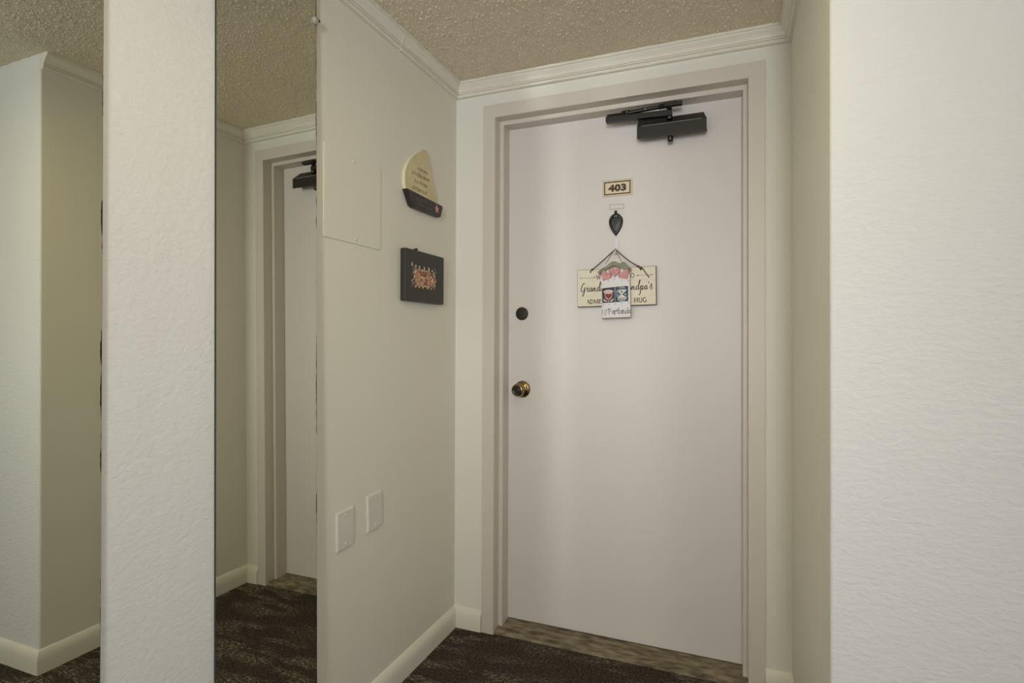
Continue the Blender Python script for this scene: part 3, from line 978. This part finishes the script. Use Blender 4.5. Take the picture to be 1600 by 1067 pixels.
# left crest: heart on a shield, scrolls above and below
bm = bmesh.new()
prism(bm, [(-.0520, -.0195), (-.0035, -.0185), (-.0030, .0400), (-.0500, .0375), (-.0525, .0350)], f, .0262, .0274)
c1 = link_mesh('crest_patch', bm, M['slate'], parent=tg)
c1['label'] = 'charcoal crest patch with a maroon heart shield'
dc = .0278
bm = bmesh.new()
shield = lambda cx, cy, w, h: [(cx + w * a, cy + h * b_) for a, b_ in ((-1, .88), (-.5, .95), (0, 1.0), (.5, .95), (1, .88), (1.0, .1), (.92, -.25), (.72, -.58), (.40, -.85), (0, -1), (-.40, -.85), (-.72, -.58), (-.92, -.25), (-1.0, .1))]
flat(bm, shield(-.0275, .0085, .0155, .0195), f, dc)
link_mesh('shield', bm, M['print_pink'], parent=c1)
bm = bmesh.new()
flat(bm, [(-.0275 + x, .0060 + y) for x, y in heart(.0240, .0280)], f, dc + .0003)
link_mesh('shield_heart', bm, M['maroon'], parent=c1)
bm = bmesh.new()
ribbon(bm, [(p[0], p[1]) for p in arc_(-.0275, .0180, .0190, .0100, 160, 20)], .0042, f, dc + .0004)
ribbon(bm, [(p[0], p[1]) for p in arc_(-.0275, .0000, .0200, .0150, 200, 250)], .0040, f, dc + .0004)
ribbon(bm, [(p[0], p[1]) for p in arc_(-.0275, .0000, .0200, .0150, 290, 340)], .0040, f, dc + .0004)
ribbon(bm, [(p[0], p[1]) for p in arc_(-.0275, -.0020, .0080, .0120, 250, 290)], .0028, f, dc + .0004)
fine(link_mesh('scroll', bm, M['print_white'], parent=c1))
bm = bmesh.new()
flat(bm, shield(-.0275, .0085, .0128, .0168), f, dc + .0001)
link_mesh('shield_field', bm, M['field_pink'], parent=c1)

# right crest: white saltire on navy with small charges
bm = bmesh.new()
prism(bm, [(-.0025, -.0185), (.0470, -.0165), (.0485, .0385), (.0470, .0410), (-.0010, .0400)], f, .0262, .0275)
c2 = link_mesh('crest_patch', bm, M['navy'], parent=tg)
c2['label'] = 'navy crest patch with a white saltire shield'
bm = bmesh.new()
mx_, my_ = .0235, .0080
flat(bm, [(mx_ - .0120, my_ + .0190), (mx_ + .0140, my_ + .0195), (mx_ + .0015, my_ + .0020), (mx_ - .0015, my_ + .0020)], f, dc)
flat(bm, [(mx_ - .0020, my_ - .0010), (mx_ + .0020, my_ - .0010), (mx_ + .0150, my_ - .0135), (mx_, my_ - .0175), (mx_ - .0145, my_ - .0130)], f, dc)
ribbon(bm, [(mx_ - .0190, my_ + .0180), (mx_ - .0185, my_ - .0050), (mx_ - .0100, my_ - .0170), (mx_, my_ - .0215), (mx_ + .0100, my_ - .0170), (mx_ + .0195, my_ - .0050)], .0014, f, dc)
ribbon(bm, [(mx_ - .0150, my_ - .0110), (mx_ + .0175, my_ + .0185)], .0030, f, dc + .0002)
ribbon(bm, [(mx_ - .0160, my_ + .0170), (mx_ + .0160, my_ - .0130)], .0030, f, dc + .0002)
fine(link_mesh('saltire', bm, M['print_white'], parent=c2))
for sgn in (-1, 1):
    bm = bmesh.new(); flat(bm, [(mx_ + sgn * .0035, my_ + .0005), (mx_ + sgn * .0165, my_ + .0130), (mx_ + sgn * .0175, my_ - .0040), (mx_ + sgn * .0140, my_ - .0095)], f, dc - .0001)
    link_mesh('blue_quarter', bm, M['mid_blue'], parent=c2)
bm = bmesh.new()
ribbon(bm, [(mx_ - .0110, .0352), (mx_ + .0120, .0358)], .0040, f, dc)
ribbon(bm, [(mx_ - .0160, .0285), (mx_ + .0170, .0292)], .0018, f, dc + .0002)
disc(bm, mx_ + .0130, my_ + .0020, .0042, f, dc, 10, ry=.0030)
disc(bm, mx_ - .0110, my_ - .0010, .0022, f, dc, 10)
ribbon(bm, arc_(mx_, .0010, .0190, .0160, 205, 335), .0026, f, dc + .0004)
fine(link_mesh('charge', bm, M['print_pale'], parent=c2))
bm = bmesh.new()
disc(bm, mx_ + .0005, my_ + .0120, .0026, f, dc + .0006, 10, ry=.0044)
ribbon(bm, [(mx_ - .0100, my_ - .0125), (mx_ + .0110, my_ - .0120)], .0022, f, dc + .0006)
fine(link_mesh('charge', bm, M['slate'], parent=c2))

# ------------------------------------------------------------------ door closer
cl = empty('door_closer', (-.2300, YD, 1.9400), 'black door closer with folded arms at the top of the door', 'door closer')
X = lambda x: x + .2300
Z = lambda z: z - 1.9400
bm = bmesh.new()
prof = [(0.0002, 1.9320), (.0585, 1.9125), (.0600, 1.9140), (.0600, 1.9570), (.0590, 1.9590), (.0240, 1.9930), (.0200, 1.9950), (.0002, 1.9950)]  # (out, z)
L = [bm.verts.new((X(-.3500), -d, Z(z))) for d, z in prof]
Rr = []
for d, z in prof:
    inset = .0 + (.0120 if z > 1.98 else 0) + (.006 if d < .03 else 0) * 0
    Rr.append(bm.verts.new((X(-.1050 - inset), -d, Z(z))))
n_ = len(prof)
for k in range(n_):
    bm.faces.new((L[k], L[(k + 1) % n_], Rr[(k + 1) % n_], Rr[k]))
bm.faces.new(L[::-1]); bm.faces.new(Rr)
link_mesh('body_cover', bm, M['black'], parent=cl, bevel=.0016)
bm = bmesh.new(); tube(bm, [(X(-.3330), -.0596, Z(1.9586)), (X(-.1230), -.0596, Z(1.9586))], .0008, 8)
o = link_mesh('ridge_highlight', bm, M['ridge_glint'], parent=cl)  # thin bright tube standing in for the specular highlight
o['label'] = 'painted highlight line along the cover ridge'
bm = bmesh.new()
CY = lambda cx, cy: (lambda u, v, d: (X(cx) + u, cy + v, Z(d)))
lathe(bm, [(0, 1.8925), (.0070, 1.8935), (.0105, 1.8990), (.0105, 1.9120), (.0080, 1.9140)], CY(-.2315, -.0400), 24)
link_mesh('spindle_cap', bm, M['black_gloss'], parent=cl, smooth=True, angle=40)
bm = bmesh.new()
lathe(bm, [(.0100, 1.9700), (.0115, 1.9720), (.0115, 1.9900), (.0090, 1.9930), (.0090, 2.0200), (.0120, 2.0220), (.0120, 2.0310), (.0070, 2.0345), (0, 2.0345)], CY(-.2335, -.0560), 24)
link_mesh('pinion', bm, M['black_gloss'], parent=cl, smooth=True, angle=40)


def bar(bm, p, q, w, t):
    """flat bar from p to q in plan (x, out, z), width w across, thickness t in z"""
    p = Vector((X(p[0]), -p[1], Z(p[2]))); q = Vector((X(q[0]), -q[1], Z(q[2])))
    dirv = (q - p).normalized(); s = dirv.cross(Vector((0, 0, 1))).normalized() * (w / 2); up = Vector((0, 0, t / 2))
    a = [bm.verts.new(p + s * i + up * j) for i, j in ((-1, -1), (1, -1), (1, 1), (-1, 1))]
    c = [bm.verts.new(q + s * i + up * j) for i, j in ((-1, -1), (1, -1), (1, 1), (-1, 1))]
    for k in range(4):
        bm.faces.new((a[k], a[(k + 1) % 4], c[(k + 1) % 4], c[k]))
    bm.faces.new(a[::-1]); bm.faces.new(c)


bm = bmesh.new()
bar(bm, (-.4650, .0620, 1.9975), (-.2250, .0560, 1.9925), .0260, .0215)
link_mesh('main_arm', bm, M['black'], parent=cl, bevel=.0035)
bm = bmesh.new()
bar(bm, (-.4600, .0640, 2.0120), (-.3950, .0620, 2.0130), .0120, .0080)
bar(bm, (-.4050, .0620, 2.0125), (-.3750, .0620, 2.0140), .0200, .0160)
tube(bm, [(X(-.3800), -.0620, Z(2.0140)), (X(-.2050), -.0700, Z(2.0190))], .0075, 12)
bar(bm, (-.2700, .0680, 2.0165), (-.2300, .0700, 2.0190), .0170, .0130)
link_mesh('forearm', bm, M['black_gloss'], parent=cl, bevel=.001)
bm = bmesh.new()
for x_, z_ in ((-.3840, 2.0160), (-.3180, 2.0180)):
    lathe(bm, [(.0026, .0), (.0026, .0025), (.0012, .0035), (0, .0036)], (lambda u, v, d, x_=x_, z_=z_: (X(x_) + u, -(.0705 + d), Z(z_ - .002) + v)), 12)
fine(link_mesh('screws', bm, M['steel'], parent=cl, smooth=True))
bm = bmesh.new()
bar(bm, (-.2500, .0745, 2.0180), (-.1870, .0745, 2.0180), .0220, .0150)
link_mesh('frame_shoe', bm, M['black'], parent=cl, bevel=.002)
bm = bmesh.new(); tube(bm, [(X(-.2020), -.0870, Z(2.0210)), (X(-.1880), -.0870, Z(2.0215))], .0016, 10)
link_mesh('pin', bm, M['steel'], parent=cl, smooth=True)


# ------------------------------------------------------------------ mirrors
def mirror(y0, y1, fx, label):
    z0, z1 = .12, 2.135
    th_ = .0055
    bm = bmesh.new()
    uvl = bm.loops.layers.uv.new('UVMap')
    fr = [bm.verts.new((fx(y, z), y, z)) for y, z in ((y0, z0), (y1, z0), (y1, z1), (y0, z1))]
    bk = [bm.verts.new((fx(y, z) - th_, y, z)) for y, z in ((y0, z0), (y1, z0), (y1, z1), (y0, z1))]
    fc = bm.faces.new(fr); fc.material_index = 0
    uvs = ((0, 0), (1, 0), (1, 1), (0, 1))
    for lp, uv in zip(fc.loops, uvs):
        lp[uvl].uv = uv
    bm.faces.new(bk[::-1]).material_index = 1
    for k in range(4):
        bm.faces.new((fr[k], bk[k], bk[(k + 1) % 4], fr[(k + 1) % 4])).material_index = 1
    o = link_mesh('wall_mirror', bm, [M['mirror'], M['glass_edge']])
    return tag(o, label, 'mirror', 'strip mirrors on the left wall')


def clip(mi_, y, z, fx):
    x = fx(y, z)
    bm = bmesh.new()
    lathe(bm, [(.0095, -.004), (.0105, .001), (.0105, .0040), (.0080, .0085), (0, .0095)], lambda u, v, d: (x + d, y + u, z + v), 20)
    c = link_mesh('mirror_clip', bm, M['clear'], parent=mi_, smooth=True)
    bm = bmesh.new()
    lathe(bm, [(.0032, .0085), (.0032, .0105), (.0014, .0115), (0, .0116)], lambda u, v, d: (x + d, y + .0045 + u, z - .001 + v), 12)
    link_mesh('screw', bm, M['ink_black'], parent=c, smooth=True)


mr2 = mirror(Y2L, Y2R, m2x, 'tall strip mirror beside the smooth wall, reflecting the door frame')
clip(mr2, Y2R - .004, 2.035, m2x)
clip(mr2, Y2R - .004, .150, m2x)
mr1 = mirror(Y1L, Y1R, m1x, 'tall strip mirror left of the textured strip, reflecting a wall corner')
clip(mr1, Y1R - .004, .150, m1x)

# ------------------------------------------------------------------ things on the left wall: (y, z) with d out of the wall
FW = lambda u, v, d: (d, u, v)


def wall_thing(name, y, z, label, cat, group=None):
    return empty(name, (XL, y, z), label, cat, group)


# access panel
ap = wall_thing('access_panel', 1.3950, 1.5890, 'large flat painted access panel high beside the mirror', 'panel')
bm = bmesh.new(); prism(bm, [(-.1345, -.1325), (.1355, -.1325), (.1355, .1325), (-.1345, .1325)], FW, .0002, .0030)
link_mesh('cover', bm, M['paint'], parent=ap, bevel=.0012)
for (y, z) in ((-.0050, .1130), (.0065, -.1190)):
    bm = bmesh.new(); lathe(bm, [(.0048, .0028), (.0046, .0050), (.0030, .0064), (0, .0070)], lambda u, v, d: (d, u + y, v + z), 16)
    link_mesh('screw', bm, M['plate'], parent=ap, smooth=True)


def blank_plate(y, z, rot, label):
    t = wall_thing('blank_cover_plate', y, z, label, 'cover plate', 'blank plates low on the left wall')
    t.rotation_euler = (math.radians(rot), 0, 0)
    bm = bmesh.new()
    w, h = .0385, .0575
    rr = []
    for s, d in ((0, .0002), (0, .0025), (.0018, .0052), (.0040, .0066)):
        rr.append([bm.verts.new(FW(u, v, d)) for u, v in ((-w + s, -h + s), (w - s, -h + s), (w - s, h - s), (-w + s, h - s))])
    for a, c in zip(rr, rr[1:]):
        for k in range(4):
            bm.faces.new((a[k], a[(k + 1) % 4], c[(k + 1) % 4], c[k]))
    bm.faces.new(rr[0][::-1]); bm.faces.new(rr[-1])
    link_mesh('plate', bm, M['plate'], parent=t, bevel=.0006)
    for z_ in (.0420, -.0420):
        bm = bmesh.new(); lathe(bm, [(.0040, .0064), (.0038, .0078), (.0020, .0088), (0, .0090)], lambda u, v, d: (d, u, v + z_), 16)
        link_mesh('screw', bm, M['plate'], parent=t, smooth=True)


blank_plate(1.3610, .6090, 1.0, 'blank painted cover plate nearer the mirror, lower of the pair')
blank_plate(1.5060, .6210, 2.0, 'blank painted cover plate nearer the door, slightly higher of the pair')

# sailing boat plaque
bt = wall_thing('sailboat_plaque', 1.7600, 1.7400, 'sailboat wall plaque with a gold sail and black hull', 'wall plaque')
B = lambda pts: [(y - 1.7600, z - 1.7400) for y, z in pts]
B = lambda pts: [(y - 1.7560 + (.006 if z < 1.70 and y > 1.8 else 0), z - 1.7455) for y, z in pts]
sail = B([(1.6585, 1.6905), (1.6520, 1.7100), (1.6510, 1.7330), (1.6545, 1.7560), (1.6660, 1.7800), (1.6830, 1.8010), (1.7060, 1.8220), (1.7330, 1.8420), (1.7600, 1.8580),
          (1.7840, 1.8680), (1.7960, 1.8670), (1.8030, 1.8560), (1.8300, 1.7900), (1.8680, 1.6880)])
bm = bmesh.new(); prism(bm, sail, FW, .0002, .0140, mi=0, side=1)
link_mesh('sail', bm, [M['gold'], M['sail_edge']], parent=bt, bevel=.0012)
hull = B([(1.6540, 1.6935), (1.6700, 1.6940), (1.8800, 1.6870), (1.8990, 1.6865), (1.9020, 1.6800), (1.8880, 1.6420), (1.8800, 1.6390), (1.7050, 1.6380), (1.6880, 1.6430)])
bm = bmesh.new(); prism(bm, hull, FW, .0002, .0200)
hl_ = link_mesh('hull', bm, M['hull'], parent=bt, bevel=.0018)
bm = bmesh.new()
for (a, c, z, t_) in ((1.7330, 1.8020, 1.7790, 'rieces'), (1.6950, 1.8190, 1.7560, 's-t-clkb-doon'), (1.7130, 1.8020, 1.7300, 'kcitnse'), (1.6960, 1.8030, 1.7030, 'ditterson')):
    low(bm, t_, a - 1.756, c - 1.756, z - 1.7455, .0095, FW, .0143, .0020)
fine(link_mesh('sail_lettering', bm, M['sail_ink'], parent=bt))
bm = bmesh.new()
low(bm, 's ss rer s', 1.7200 - 1.76, 1.8250 - 1.76, 1.6640 - 1.74, .0060, FW, .0203, .0013)
low(bm, 'ma ss nos as', 1.7250 - 1.76, 1.8350 - 1.76, 1.6480 - 1.74, .0060, FW, .0203, .0013)
fine(link_mesh('hull_lettering', bm, M['hull_ink'], parent=hl_))
bm = bmesh.new()
sp = [((.0165 if k % 2 == 0 else .0068) * math.cos(PI / 2 + k * PI / 5 + .05) + 1.8640 - 1.76, (.0180 if k % 2 == 0 else .0066) * math.sin(PI / 2 + k * PI / 5 + .05) + 1.6590 - 1.74) for k in range(10)]
prism(bm, sp, FW, .0202, .0225)
link_mesh('star', bm, M['star'], parent=hl_)

# dark canvas with a small patchwork print
pc = wall_thing('framed_picture', 1.7830, 1.3915, 'thick black picture block with a small orange patchwork print', 'picture')
bm = bmesh.new()
hw, hh, dp = .1340, .0910, .0240
prism(bm, [(-hw, -hh), (hw, -hh), (hw, hh), (-hw, hh)], FW, .0002, dp)
link_mesh('block', bm, M['canvas'], parent=pc, bevel=.0040, seg=3)
bm = bmesh.new()
cl_ = bm.loops.layers.color.new('print')
GU, GV = 22, 15
pal = dict(t=(208, 170, 128), o=(212, 146, 108), p=(228, 172, 148), b=(140, 84, 58), g=(132, 120, 96), w=(238, 216, 188), d=(70, 54, 44), s=(178, 120, 94), _=None)
rows_ = ["w_____________________",
         "w__w__w___w___w____g__",
         "_gdw__w___w___w__w__g_",
         "_ggtspppwwwttttsddgw__",
         "dggwtpsbobbobtsobdwdg_",
         "dgwtoppbtoobotpsodtwd_",
         "gggtpopsbbbbottpwsdpd_",
         "_dwstttwwwptppopdwtdp_",
         "ddwttottbtpbotpspwpdw_",
         "dwdtttttbtpsbopotwwpd_",
         "wddptttttpbsbotptwgpg_",
         "dwdspttttpsbbopstgttg_",
         "gdsdwtttttpppowsdggs__",
         "g__w__w__w___w__w__g__",
         "_ddddddddddddddddddd__"]
u0, u1, v0, v1 = -.1000, .0800, -.0470, .0450
for r_, row in enumerate(rows_):
    for c_, ch in enumerate(row[:GU]):
        if pal.get(ch) is None:
            continue
        du = (u1 - u0) / GU; dv = (v1 - v0) / GV
        a = u0 + c_ * du + du * .03; q = v1 - r_ * dv - dv * .06
        fc = bm.faces.new([bm.verts.new(FW(*p, dp + .0003)) for p in ((a, q), (a, q - dv * .92), (a + du * .95, q - dv * .92), (a + du * .95, q))])
        k = random.uniform(.82, 1.1)
        col = tuple(min(1.0, v * k / 255) for v in pal[ch]) + (1.0,)
        for lp in fc.loops:
            lp[cl_] = col
fine(link_mesh('patchwork_print', bm, M['mosaic'], parent=pc))
bm = bmesh.new(); tube(bm, [FW(-.0700, hh + .001, .006), FW(-.0500, hh + .001, .006)], .0016, 8)
lathe(bm, [(.0040, -.0), (.0042, .010), (.0050, .012), (0, .013)], lambda u, v, d: (d + .001, u - .0450, v + hh + .0060), 14)
link_mesh('hanger', bm, M['black'], parent=pc, smooth=True)
